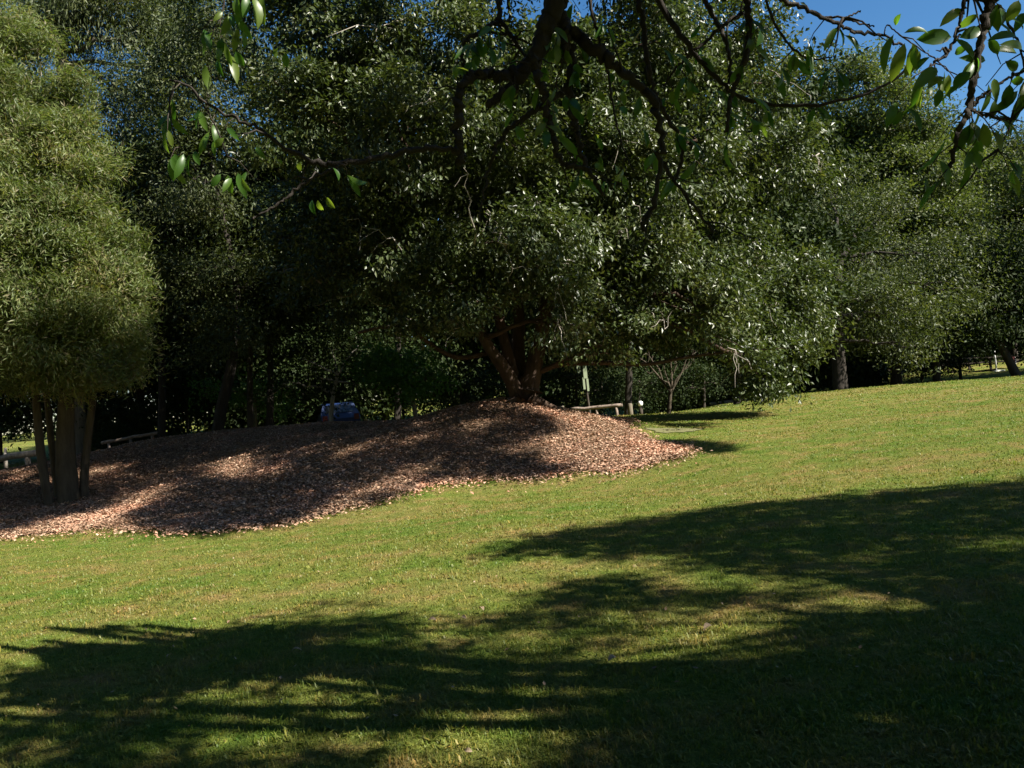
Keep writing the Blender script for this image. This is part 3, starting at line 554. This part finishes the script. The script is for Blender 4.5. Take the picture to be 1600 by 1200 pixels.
# limbs in view: photo polylines (u, v), forward distance, start / end width in px
LIMBS = [
 ([(960,-260),(900,-120),(872,-30),(864,10),(852,45),(836,88),(816,114),(797,138),(778,154),(763,163)], 3.6, 42, 9, [
   ([(806,112),(786,121),(760,117),(736,120),(722,130),(717,150),(717,200),(719,232),(721,254)], 3.6, 17, 11),
   ([(718,238),(700,233),(670,230),(640,235),(600,245),(560,252),(525,257),(500,255),(470,245),(440,230),(415,207),(395,196),(365,186),(345,175),(312,150),(290,130),(268,124)], 3.6, 11, 3),
   ([(540,255),(500,272),(470,290),(440,315),(412,333),(395,342)], 3.55, 6, 3),
   ([(835,92),(841,121),(851,156),(858,186),(867,230),(877,256),(915,262)], 3.5, 15, 6)]),
 ([(1000,-200),(900,-60),(868,5),(884,40),(883,70),(876,92)], 3.7, 30, 14, [
   ([(872,35),(905,58),(930,74),(950,91),(972,112),(997,130),(1022,155),(1030,180),(1033,215),(1029,259),(1025,319),(1010,338),(1004,360)], 3.7, 21, 5),
   ([(893,72),(890,121),(895,173),(903,212),(914,256),(930,285),(945,305)], 3.75, 14, 5),
   ([(886,141),(858,156),(834,173),(802,195),(782,217),(769,249),(757,300),(748,345)], 3.75, 12, 3)]),
 ([(960,-150),(990,-40),(997,0),(1006,35),(1010,97),(1023,150),(1044,182),(1064,225),(1067,247),(1055,281)], 3.9, 11, 4, [
   ([(1033,250),(1055,285),(1085,322),(1115,364)], 3.8, 7, 3)]),
 ([(990,-100),(1015,-30),(1031,5),(1062,52),(1085,82),(1111,112),(1137,139),(1155,152),(1187,161),(1250,167),(1319,157),(1379,139),(1425,100)], 4.2, 11, 3, []),
 ([(1060,-110),(1090,-30),(1103,5),(1119,34),(1137,67),(1142,109),(1139,131)], 4.2, 9, 5, [([(1160,19),(1119,49),(1085,79),(1059,101),(1040,130)], 4.2, 7, 2)]),
 ([(1150,-120),(1160,-30),(1168,5),(1173,37),(1169,75),(1156,116),(1145,142),(1137,169),(1137,205)], 4.1, 12, 5, []),
 ([(760,-120),(778,-40),(780,0),(782,32),(760,43),(737,56),(720,71),(724,104)], 4.0, 11, 4, [([(782,30),(797,52),(808,70),(822,90)], 4.0, 7, 4), ([(750,50),(780,52),(800,55),(830,70)], 4.0, 5, 3)]),
 ([(900,-120),(915,-40),(921,0),(931,40),(938,75),(950,110),(957,170),(975,235),(990,270)], 4.3, 7, 2, []),
 ([(1120,-70),(1190,-20),(1222,0),(1274,22),(1307,37),(1328,51),(1379,54),(1409,69)], 3.0, 9, 3, [([(1290,27),(1322,28),(1345,17)], 3.0, 4, 2), ([(1322,28),(1347,38),(1366,41)], 3.0, 4, 2)]),
 ([(1600,-220),(1575,-90),(1554,0),(1540,23),(1530,70),(1522,117),(1517,163),(1505,194),(1491,224),(1484,262)], 2.9, 18, 5, [
   ([(1517,170),(1543,182),(1575,187),(1586,184)], 2.9, 6, 3), ([(1520,165),(1545,142),(1575,121),(1604,112),(1650,90)], 2.9, 6, 3),
   ([(1545,0),(1520,-10),(1505,2),(1503,23),(1494,58),(1480,84),(1452,103)], 2.9, 9, 3), ([(1580,186),(1575,205),(1560,235),(1545,255)], 2.9, 3, 1.5)]),
 ([(1382,54),(1385,35),(1398,49),(1435,75),(1461,91),(1482,112)], 2.9, 2, 2, []),
 ([(1560,10),(1590,60),(1600,100),(1620,160)], 2.9, 5, 2, []),
 ([(330,-200),(350,-60),(352,0),(345,30)], 3.4, 5, 2, []), ([(420,-140),(400,-40),(392,0)], 3.0, 5, 2, []), ([(275,128),(262,160),(268,200),(285,235)], 3.5, 3, 1.5, []),
 ([(300,140),(330,180),(350,230),(362,262)], 3.5, 3, 1.5, []), ([(1187,-60),(1200,20),(1230,70),(1262,95),(1300,90)], 3.3, 5, 2, [])]
hub = trunkP[len(trunkP) // 2]
twigpts = []
for pts, Y, w0, w1, subs in LIMBS:
    P = PP(pts, Y)
    m = MB()
    if pts[0][1] < -50:   # carry the limb back to the trunk above the view
        a = P[0]; b = trunkP[int(len(trunkP) * .55)]; mid1 = a + (a - P[1]) / np.linalg.norm(a - P[1]) * .6
        back = smooth([b, b * .5 + mid1 * .5 + np.array([0, -1.1, .3]), mid1, a], 2)
        m.tube(back, taper(len(back), max(.09, pr(w0, Y) * 1.6), pr(w0, Y)), 8, rng, .06, cap=False)
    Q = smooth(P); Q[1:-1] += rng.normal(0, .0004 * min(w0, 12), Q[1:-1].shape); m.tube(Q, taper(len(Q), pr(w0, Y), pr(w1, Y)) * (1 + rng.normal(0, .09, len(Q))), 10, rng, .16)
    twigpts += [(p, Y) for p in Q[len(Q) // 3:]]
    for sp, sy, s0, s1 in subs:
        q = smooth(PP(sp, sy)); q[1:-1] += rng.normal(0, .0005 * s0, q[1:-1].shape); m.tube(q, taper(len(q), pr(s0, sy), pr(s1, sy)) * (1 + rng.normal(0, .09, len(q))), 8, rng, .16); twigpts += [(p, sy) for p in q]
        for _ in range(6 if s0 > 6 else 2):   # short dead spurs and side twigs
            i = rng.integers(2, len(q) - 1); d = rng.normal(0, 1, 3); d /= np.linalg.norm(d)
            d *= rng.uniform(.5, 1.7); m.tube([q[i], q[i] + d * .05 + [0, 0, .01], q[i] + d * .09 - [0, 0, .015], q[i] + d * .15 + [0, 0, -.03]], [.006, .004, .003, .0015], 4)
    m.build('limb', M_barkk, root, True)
def big_leaf(mb, b, t, w, rng, face=None, bend=.12):
    b = np.asarray(b, float); t = np.asarray(t, float); D = t - b; L = np.linalg.norm(D); D /= L
    n = rng.normal(0, .6, 3) + np.array([.0, -1, .25]) if face is None else np.asarray(face, float)
    S = np.cross(D, n); S /= np.linalg.norm(S); N = np.cross(S, D)
    prof = [(0, .0), (.05, .12), (.18, .62), (.38, .96), (.6, 1.0), (.8, .72), (.92, .3), (1, 0)]
    V = []
    for q, ww in prof:
        c = b + D * L * q + N * L * bend * (q * (1 - q) * 4 - q * .5)
        V += [c - S * w * .5 * ww + N * w * .16 * ww, c, c + S * w * .5 * ww + N * w * .16 * ww]
    F = []
    for i in range(len(prof) - 1): F += [[3 * i, 3 * i + 1, 3 * i + 4, 3 * i + 3], [3 * i + 1, 3 * i + 2, 3 * i + 5, 3 * i + 4]]
    mb.add(V, F)
near = MB()
NL = [(1397,53,1380,114,17),(1414,67,1392,128,19),(1438,79,1413,121,17),(1453,89,1431,110,14),(1464,106,1427,140,20),(1412,52,1452,50,15),(1487,58,1433,61,24),(1477,121,1449,138,15),(1416,168,1440,206,14),(1408,21,1398,40,10),
 (1505,14,1469,40,16),(1529,22,1498,44,13),(1533,47,1500,58,19),(1512,75,1491,84,13),(1559,5,1559,49,19),(1592,0,1573,35,19),(1589,58,1545,61,15),(1578,131,1568,168,17),(1600,124,1580,128,14),(1517,112,1489,138,19),(1589,84,1550,77,14),
 (1400,160,1385,200,15),(1408,172,1396,196,12),(1560,70,1600,74,14),(1540,95,1500,90,14),(1570,95,1590,110,15),(1535,120,1515,135,12),(1600,20,1585,50,14),(1575,30,1600,45,13),(1545,60,1560,85,14),(1500,135,1478,150,14),(1470,140,1462,168,13),
 (357,24,346,55,14),(348,18,333,33,8),(362,24,365,44,9),(377,30,379,52,8),(372,-8,376,30,16),(395,-6,404,45,18),(410,-8,413,40,14),(385,-10,380,28,14),(318,46,330,80,11),(320,100,326,140,12),(368,80,381,104,13),(360,86,371,130,14),(343,88,348,120,11),(434,75,432,90,13),(446,82,448,106,11),
 (287,240,273,280,13),(298,240,296,278,12),(304,236,312,258,10),(290,242,285,270,12),(356,273,362,303,13),(362,278,348,300,10),(372,270,385,310,12),(350,215,335,230,10),(400,230,414,248,9),(345,272,330,292,11),(378,278,392,300,11),
 (470,252,468,268,9),(496,312,505,330,10),(488,312,492,335,10),(510,308,523,326,11),(430,250,441,256,9),(520,262,530,282,10),
 (935,143,944,158,10),(972,142,976,165,9),(930,255,944,268,9),(1060,198,1072,212,10),(1065,200,1078,205,9),(925,165,922,190,11),(1000,150,992,185,11)]
for u0, v0, u1, v1, w in NL:
    Y = 2.9 if u0 > 1380 else 3.4; Y += rng.uniform(-.15, .15)
    big_leaf(near, W(u0, v0, Y), W(u1, v1, Y + rng.uniform(-.05, .05)), w * 1.0 * Y / FPX, rng)
tw = [(p, Y) for p, Y in twigpts]
for _ in range(190):        # hanging leaf sprays along the twigs
    p, Y = tw[rng.integers(len(tw))]; u, v, _ = proj(p)
    if v[0] > 260 or (820 > u[0] > 560 and v[0] > 120) or (1405 > u[0] > 1300): continue
    dirn = rng.normal(0, .5, 3); dirn[2] = -.7; e = p + dirn * rng.uniform(.08, .22)
    near.tube([p, (p + e) / 2 + [0, 0, .02], e], [.003, .002, .0015], 4, mat=1)
    for k in range(rng.integers(1, 4)):
        a = p + (e - p) * rng.uniform(.4, 1); t = a + np.array([rng.normal(0, .5), rng.normal(0, .5), -1.0]) * rng.uniform(.06, .105)
        big_leaf(near, a, t, rng.uniform(.024, .038), rng)
near.build('hanging_leaves', [M_near, M_barkd], root, True)
# unseen high canopy, its clusters placed along sun rays to shape the lawn shade
FS_POLY = [(-200,1090),(0,1040),(60,1015),(120,1005),(180,1012),(250,990),(320,1002),(400,968),(450,975),(540,938),(600,950),(640,990),(700,975),(740,950),(850,935),(900,900),(850,885),(765,866),(860,835),(980,815),(1150,790),(1350,772),(1600,750),(2300,700),(2300,1800),(-400,1800),(-400,1100)]
FS_LIT = [(690,1000,50,12,15),(840,960,40,10,10),(150,1080,30,12,25),(90,1010,30,6,20),(300,1100,40,9,25),(540,1050,30,8,20),(420,1060,30,8,20),(20,1130,30,10,25),(230,1160,40,9,25),(930,886,150,16,4),(1040,905,90,14,-8),(1320,935,190,18,-8),(1140,905,110,15,-6),(1450,955,60,7,-10),(1100,1000,150,46,8),(950,1035,90,28,14),(1010,960,60,16,5),(300,1050,50,11,22),(40,1095,50,14,20),(190,1110,30,8,22),(330,1150,60,12,22),(480,1095,40,10,22),
 (690,945,60,12,5),(620,1010,24,8,20),(760,1020,40,7,20),(800,1100,110,26,12),(640,1150,70,16,20),(800,1190,90,20,8),(930,960,30,9,10),(1540,850,90,9,2),(1350,870,70,5,2),(60,1040,60,8,20),(200,1010,60,6,20),(440,1000,40,7,20),(120,1185,50,9,22),(560,1190,70,12,18)]
lr = np.random.default_rng(5)
FS_LIT += [(lr.uniform(0, 760), lr.uniform(1000, 1200), lr.uniform(12, 34), lr.uniform(4, 9), lr.uniform(14, 30)) for _ in range(60)]
OPEN = [W(350, 50, 3.4), W(330, 265, 3.4), W(290, 250, 3.4), W(375, 100, 3.4), W(1200, 100, 3.6), W(490, 320, 3.4), W(1120, 90, 4.0), W(940, 160, 3.6)]
def not_open(S):      # gaps left in the added canopy so sun reaches some hanging leaves
    k = np.ones(len(S), bool)
    for c in OPEN:
        d = S - c; t = d @ SV; k &= (np.linalg.norm(d - t[:, None] * SV, axis=1) > .34) | (t < 0)
    return S[k]
shade_leaves = MB()
for h0, h1, keep, sp in ((5.2, 6.4, 1, .25), (6.4, 7.8, 1, .25), (7.8, 9.5, 1, .26)):
    S = shade_spots(rng, (-7.5, 12), (-1, 12), sp, FS_POLY, FS_LIT, keep)
    u, v, _ = proj(S); cl_ = np.sin(S[:, 0] * 2.3 + S[:, 1] * 3.1) + np.sin(S[:, 0] * 4.1 - S[:, 1] * 5.3 + 1) + np.sin(S[:, 0] * 1.1 + S[:, 1] * 7.9); k = (u > 900) | (cl_ > -.25); S = S[k]
    S = S + SV * (rng.uniform(h0, h1, len(S)) / SV[2])[:, None]
    uu, vv, dd = proj(S); k = ~((dd > 0) & (uu > -60) & (uu < 1660) & (vv > -60)); S = S[k]
    S = not_open(S)
    P = np.repeat(S, 26, 0) + rng.normal(0, 1, (len(S) * 26, 3)) * [.15, .15, .11]
    leaf_quads(shade_leaves, P, .13, .07, rng, .4)
    for i in range(0, len(S), 110):
        mm = MB(); mm.tube(bez(trunkP[rng.integers(len(trunkP) * 2 // 3, len(trunkP))], S[i], -.2, 9, rng, .08), taper(9, .05, .01), 6, rng, .05); mm.build('limb', M_barkd, root, True)
RB_POLY = [(960,1085),(1250,1015),(1600,970),(2300,900),(2300,1800),(700,1800)]
EX_POLY = [(1030,688),(1070,688),(1130,695),(1142,706),(1110,707),(1085,699),(1040,697)]
for poly, lit, xr, yr, sp, hs in ((MS_POLY, MS_LIT, (-16, 2.5), (12, 22.5), .25, ((7, 8.5), (8.5, 10), (10, 11.5))), (EX_POLY, [], (2, 6), (13, 19), .16, ((8, 8.6), (8.6, 9.2))), (RB_POLY, [], (-1, 9), (-1, 6), .26, ((6, 7.5), (7.5, 9)))):  # floating clusters added out of view to shade mound, lawn patch and right corner
    for h0, h1 in hs:
        S = shade_spots(rng, xr, yr, sp, poly, lit, 1); S = S[(S[:, 1] < 18.7) | ((S[:, 0] < -5.5) & (S[:, 1] < 20.6))]
        if sp > .2: S = np.vstack([S, shade_spots(rng, (-12, -9.4), (17.2, 19.2), .3, [(-900, 300), (2000, 300), (2000, 1400), (-900, 1400)], [], 1)])  # extra unseen clusters added to shade the feathery tree's stems
        S = S + SV * (rng.uniform(h0, h1, len(S)) / SV[2])[:, None]
        uu, vv, dd = proj(S); S = S[~((dd > 0) & (uu > -60) & (uu < 1660) & (vv > -50))]
        P = np.repeat(S, 34, 0) + rng.normal(0, 1, (len(S) * 34, 3)) * ([.18, .18, .13] if sp > .2 else [.1, .1, .08])
        leaf_quads(shade_leaves, P, .12, .065, rng, .4)
        for i in range(0, len(S) - 1, 60):
            mm = MB(); mm.tube(bez(S[i], S[rng.integers(len(S))] * .5 + S[i] * .5, .3, 8, rng, .06), taper(8, .03, .008), 6, rng, .05); mm.build('branch', M_barkd, root, True)  # added unseen twigs between the floating clusters
tp = np.array([p for p, Y in twigpts]); tp = tp[rng.random(len(tp)) < .8]; tu, tv, _ = proj(tp); tp = tp[(tu > 640) & (tu < 1230)]
land = tp - SV * ((tp[:, 2] - .1) / SV[2])[:, None]; lu, lv, _ = proj(land); tp = tp[inside(lu, lv, FS_POLY) | (lv > 1200) | (lu < 0)]
for d0, d1 in ((1.5, 2.6), (2.6, 3.8)):      # added unseen leaves, placed to keep the sun off the bare lower limbs
    S = tp + SV * rng.uniform(d0, d1, len(tp))[:, None] + rng.normal(0, .06, tp.shape); uu, vv, dd = proj(S); S = S[~((dd > 0) & (uu > -60) & (uu < 1660) & (vv > -60))]
    leaf_quads(shade_leaves, np.repeat(S, 9, 0) + rng.normal(0, .1, (len(S) * 9, 3)), .12, .065, rng, .4)
shade_leaves.build('crown', M_camphor, root)  # unseen leaf clusters placed for their shade, stored under this tree
print('canopy verts', shade_leaves.n)

# ---------------------------------------------------------------- small things
def at(u, v, Y):
    p = W(u, v, Y); p[2] = gz(p[0], p[1])[0]; return p
def on_local(root): return root.location
# blue car seen from behind, half hidden by the ridge
def build_car(u, Y, rot):
    p = at(u, 660, Y); rt = thing('parked_car', p, 'blue car parked in shade beyond the ridge of the mound, behind the small dark tree', 'car')
    M_blue = plain_mat('blue_paint', (.012, .03, .10), .4, 0, .05, 3, .6); M_glass = plain_mat('dark_glass', (.02, .025, .03), .08, 0, 0, 2, .8); M_rub = plain_mat('rubber', (.02, .02, .02), .8)
    M_red = plain_mat('tail_lamp', (.10, .012, .012), .4); M_rim = plain_mat('wheel_rim', (.4, .4, .42), .35, .8)
    cr, sr = math.cos(rot), math.sin(rot); A = np.array([[cr, sr, 0], [-sr, cr, 0], [0, 0, 1]])
    prof = [(-2.0, .35), (-2.05, .75), (-1.85, .95), (-1.55, 1.38), (-1.1, 1.46), (.1, 1.44), (.75, 1.0), (1.75, .88), (2.05, .7), (2.1, .35)]
    def X(v): return np.asarray(v, float) @ A + p
    def slab(prof, w0, w1, zsplit=.95):
        V = []
        for sx in (-1, 1): V += [(sx * (w0 if z <= zsplit else w1), y, z) for y, z in prof]
        return V
    n = len(prof); V = slab(prof, .86, .70); F4 = [[i, (i + 1) % n, n + (i + 1) % n, n + i] for i in range(n)]
    m = MB(); m.add(X(V), F4)
    cy_ = [(0, 0)]; 
    for sx in (0, 1):
        c = X([((-1, 1)[sx] * .86, 0, .75)]); off = m.n; m.add(c, np.zeros((0, 3), int))
        m.f3.append(np.array([[off - 2 * n - sx + sx * n + i, off - 2 * n - sx + sx * n + (i + 1) % n, off] for i in range(n)])); m.m3.append(np.zeros(n))
    m.build('body', M_blue, rt)
    def quad(name, pts, mat): mm = MB(); mm.add(X(pts), [[0, 1, 2, 3]]); return mm.build(name, mat, rt)
    quad('rear_window', [(-.62, -1.845, 1.02), (.62, -1.845, 1.02), (.56, -1.605, 1.36), (-.56, -1.605, 1.36)], M_glass)
    for sx in (-1, 1):
        quad('side_window', [(sx * .846, -1.5, 1.0), (sx * .846, .45, 1.0), (sx * .725, .1, 1.38), (sx * .725, -1.2, 1.38)], M_glass)
        mm = MB(); mm.box((0, 0, 0), (.22, .06, .26)); mm.v = [X(np.concatenate(mm.v) + [sx * .7, -2.03, .78])]; mm.build('tail_light', M_red, rt)
        for yy in (-1.3, 1.3):
            mm = MB(); mm.tube(X([(sx * .68, yy, .31), (sx * .87, yy, .31)]), .31, 18); w = mm.build('wheel', M_rub, rt)
            mm = MB(); mm.tube(X([(sx * .86, yy, .31), (sx * .885, yy, .31)]), .19, 14); mm.build('rim', M_rim, w)
            w.children[0].matrix_parent_inverse = Matrix.Identity(4)
    mm = MB(); mm.box((0, 0, 0), (1.6, .12, .18)); mm.v = [X(np.concatenate(mm.v) + [0, -2.08, .48])]; mm.build('bumper', M_blue, rt)
build_car(524, 38, .35)
# twin board sign
p = at(921, 655, 27); rt = thing('twin_board_sign', p, 'dark post with two narrow pale green upright boards right of the big trunk', 'sign')
M_gsign = plain_mat('pale_green_board', (.20, .24, .15), .6, 0, .15, 6); s27 = 27 / FPX
m = MB(); m.tube([p + [.05, 0, -.1], p + [0, 0, 1.0]], .04, 8); m.tube([p + [0, 0, 1.0], p + [-.06, 0, 1.95]], .04, 8); m.build('post', M_barkd, rt)
for du, top, hh, w in ((-.19, 1.98, .34, .11), (.02, 2.0, .56, .13)):
    m = MB(); m.box(p + [du - .02, -.06, top - hh / 2], (w, .02, hh), .1); m.build('board', M_gsign, rt)
m = MB(); m.box(p + [-.07, -.055, 1.28], (.07, .02, .4), .1); m.box(p + [.05, -.055, 1.22], (.07, .02, .42), .1); m.build('lower_board', M_gsign, rt)
# log rails and bollards beyond the mound
def log_rail(pts, r, lab, mat=M_wood, cap=True):
    rt = thing('log_rail', pts[0] * 1.0, lab, 'log rail', 'low timber rails beyond the lawn')
    m = MB(); P = bez(pts[0] + [0, 0, .38], pts[1] + [0, 0, .38], 0, 8, rng, .012); m.tube(P, r, 12, rng, .05); m.build('rail', mat, rt, True)
    for q in (.12, .5, .88):
        b = pts[0] * (1 - q) + pts[1] * q; m = MB(); m.tube([b + [0, 0, -.15], b + [0, 0, .38 - r * .7]], r * .85, 10, rng, .05); m.build('support_post', mat, rt, True)
M_logp = bark_mat('sun_bleached_log', (.12, .09, .07), (.34, .27, .22), 10, (1, 1, 1), .3)
log_rail([at(893, 655, 26.5), at(974, 645, 26.0)], .055, 'sun-bleached pinkish log rail lying just beyond the right foot of the mound', M_logp)
log_rail([at(-90, 735, 27), at(62, 722, 27)], .11, 'dark low timber rail in front of sunlit grass at the far left edge')
log_rail([at(1110, 640, 40), at(1200, 632, 40)], .08, 'low grey rail in shade beyond the bare-branched tree')
log_rail([at(600, 660, 34), at(700, 650, 34)], .08, 'low grey rail in shade beyond the ridge left of the big trunk')
log_rail([at(160, 705, 29), at(250, 695, 29)], .06, 'thin pale rail between the feathery trunks and the leaning trunk', M_logp)
for u, lab, top in ((879, 'dark timber bollard nearest the big trunk', .62), (986, 'dark timber bollard beside the round white-ended one', .5)):
    p = at(u, 650, 28); m = MB(); m.tube([p + [0, 0, -.2], p + [0, 0, top - .03], p + [0, 0, top]], [.085, .085, .06], 12, rng, .04); o = m.build('bollard', M_barkg, None, True); tag(o, lab, 'bollard', 'bollards beyond the mound')
p = at(1003, 655, 28); rt = thing('round_marker', p, 'short dark post with a small bright white round cap beyond the lawn edge', 'bollard', 'bollards beyond the mound')
m = MB(); m.tube([p + [0, 0, -.2], p + [0, 0, .36]], .06, 10, rng, .04); m.build('post', M_barkd, rt, True)
m = MB(); m.tube([p + [0, 0, .35], p + [0, 0, .40], p + [0, 0, .5], p + [0, 0, .54]], [.05, .085, .085, .04], 14); m.build('cap', M_white, rt, True)
# picnic tables, pole, red post
def picnic(u, Y, lab, rot=.1):
    p = at(u, 585, Y); rt = thing('picnic_table', p, lab, 'picnic table', 'picnic tables beyond the far end of the lawn'); cr, sr = math.cos(rot), math.sin(rot)
    def q(x, y, z): return p + [x * cr - y * sr, x * sr + y * cr, z]
    m = MB(); [m.box(q(0, y, .75), (2.0, .16, .05), -rot) for y in (-.36, -.18, 0, .18, .36)]; m.build('table_top', M_barkd, rt)
    for y in (-.75, .75): m = MB(); m.box(q(0, y, .45), (2.0, .26, .05), -rot); m.build('seat', M_barkd, rt)
    for x in (-.7, .7): m = MB(); m.box(q(x, 0, .37), (.1, .12, .7), -rot); m.box(q(x, 0, .36), (.08, 1.5, .08), -rot); m.box(q(x, 0, -.0), (.1, 1.2, .08), -rot); m.build('leg', M_barkd, rt)
picnic(1499, 50, 'dark picnic table under the trees left of the white pole'); picnic(1567, 48, 'dark picnic table on sunlit grass right of the white pole', .05); picnic(1375, 52, 'dark picnic table in shade right of the forest edge trunk', -.05)
p = at(1557, 578, 47); rt = thing('white_pole', p, 'thin white pole standing on a pale footing on sunlit grass at far right', 'pole')
m = MB(); m.tube([p + [0, 0, 0], p + [-.02, 0, 1.5]], .045, 10); m.build('shaft', M_white, rt, True); m = MB(); m.tube([p + [-.02, 0, 1.1], p + [-.02, 0, 1.15]], .1, 10); m.build('collar', M_white, rt)
m = MB(); m.box(p + [.12, 0, .03], (.6, .3, .08)); m.build('footing', M_white, rt)
p = at(1582, 575, 46); M_redw = plain_mat('red_brown_paint', (.14, .03, .025), .6, 0, .2)
rt = thing('red_post', p, 'dark red wide post with a pale edge strip beside the right-hand picnic table', 'post'); m = MB(); m.box(p + [0, 0, .38], (.3, .2, .8)); m.tube([p + [0, 0, -.1], p + [0, 0, .1]], .05, 8); m.build('panel', M_redw, rt)
m = MB(); m.box(p + [.19, 0, .45], (.05, .1, .6)); m.build('edge_strip', M_white, rt)
p = at(9, 722, 29); o = MB().tube([p, p + [0, 0, .45], p + [.03, 0, .8]], [.07, .06, .05], 10, rng, .06).build('white_stump', M_barkp, None, True); tag(o, 'short pale upright stem standing behind the rail at the far left edge', 'stump')
# individual dry leaves lying on the lawn
LV = [(1108,990,.075,'large curled tan leaf lying in the sunlit patch at right of centre'),(958,1040,.055,'curled pale pink leaf at the lower left of the sunlit patch'),(753,960,.06,'pale leaf topmost in the cluster of dry leaves near the centre'),(725,974,.05,'dark reddish leaf right of the orange one in the centre cluster'),
 (676,977,.055,'orange-tan dry leaf leftmost in the centre cluster'),(464,1025,.06,'crumpled whitish leaf in deep shade left of centre'),(266,1033,.045,'small yellow leaf in the shade at lower left'),(733,1187,.035,'small bright yellow leaf at the bottom edge'),(443,1106,.04,'pale leaf low in the left shade'),(1128,973-20,.03,'tiny tan leaf just right and above the large curled one')]
for u, v, sz, lab in LV:
    p = G(u, v) + [0, 0, .035]; m = MB(); a = rng.random() * 6.28; d = np.array([math.cos(a), math.sin(a), .15]) * sz
    big_leaf(m, p - d * .6, p + d * .6, sz * .6, rng, (rng.normal(0, .3), rng.normal(0, .3) - .3, 1), .3)
    o = m.build('fallen_leaf', M_litter); tag(o, lab, 'leaf', 'dry leaves fallen on the grass')
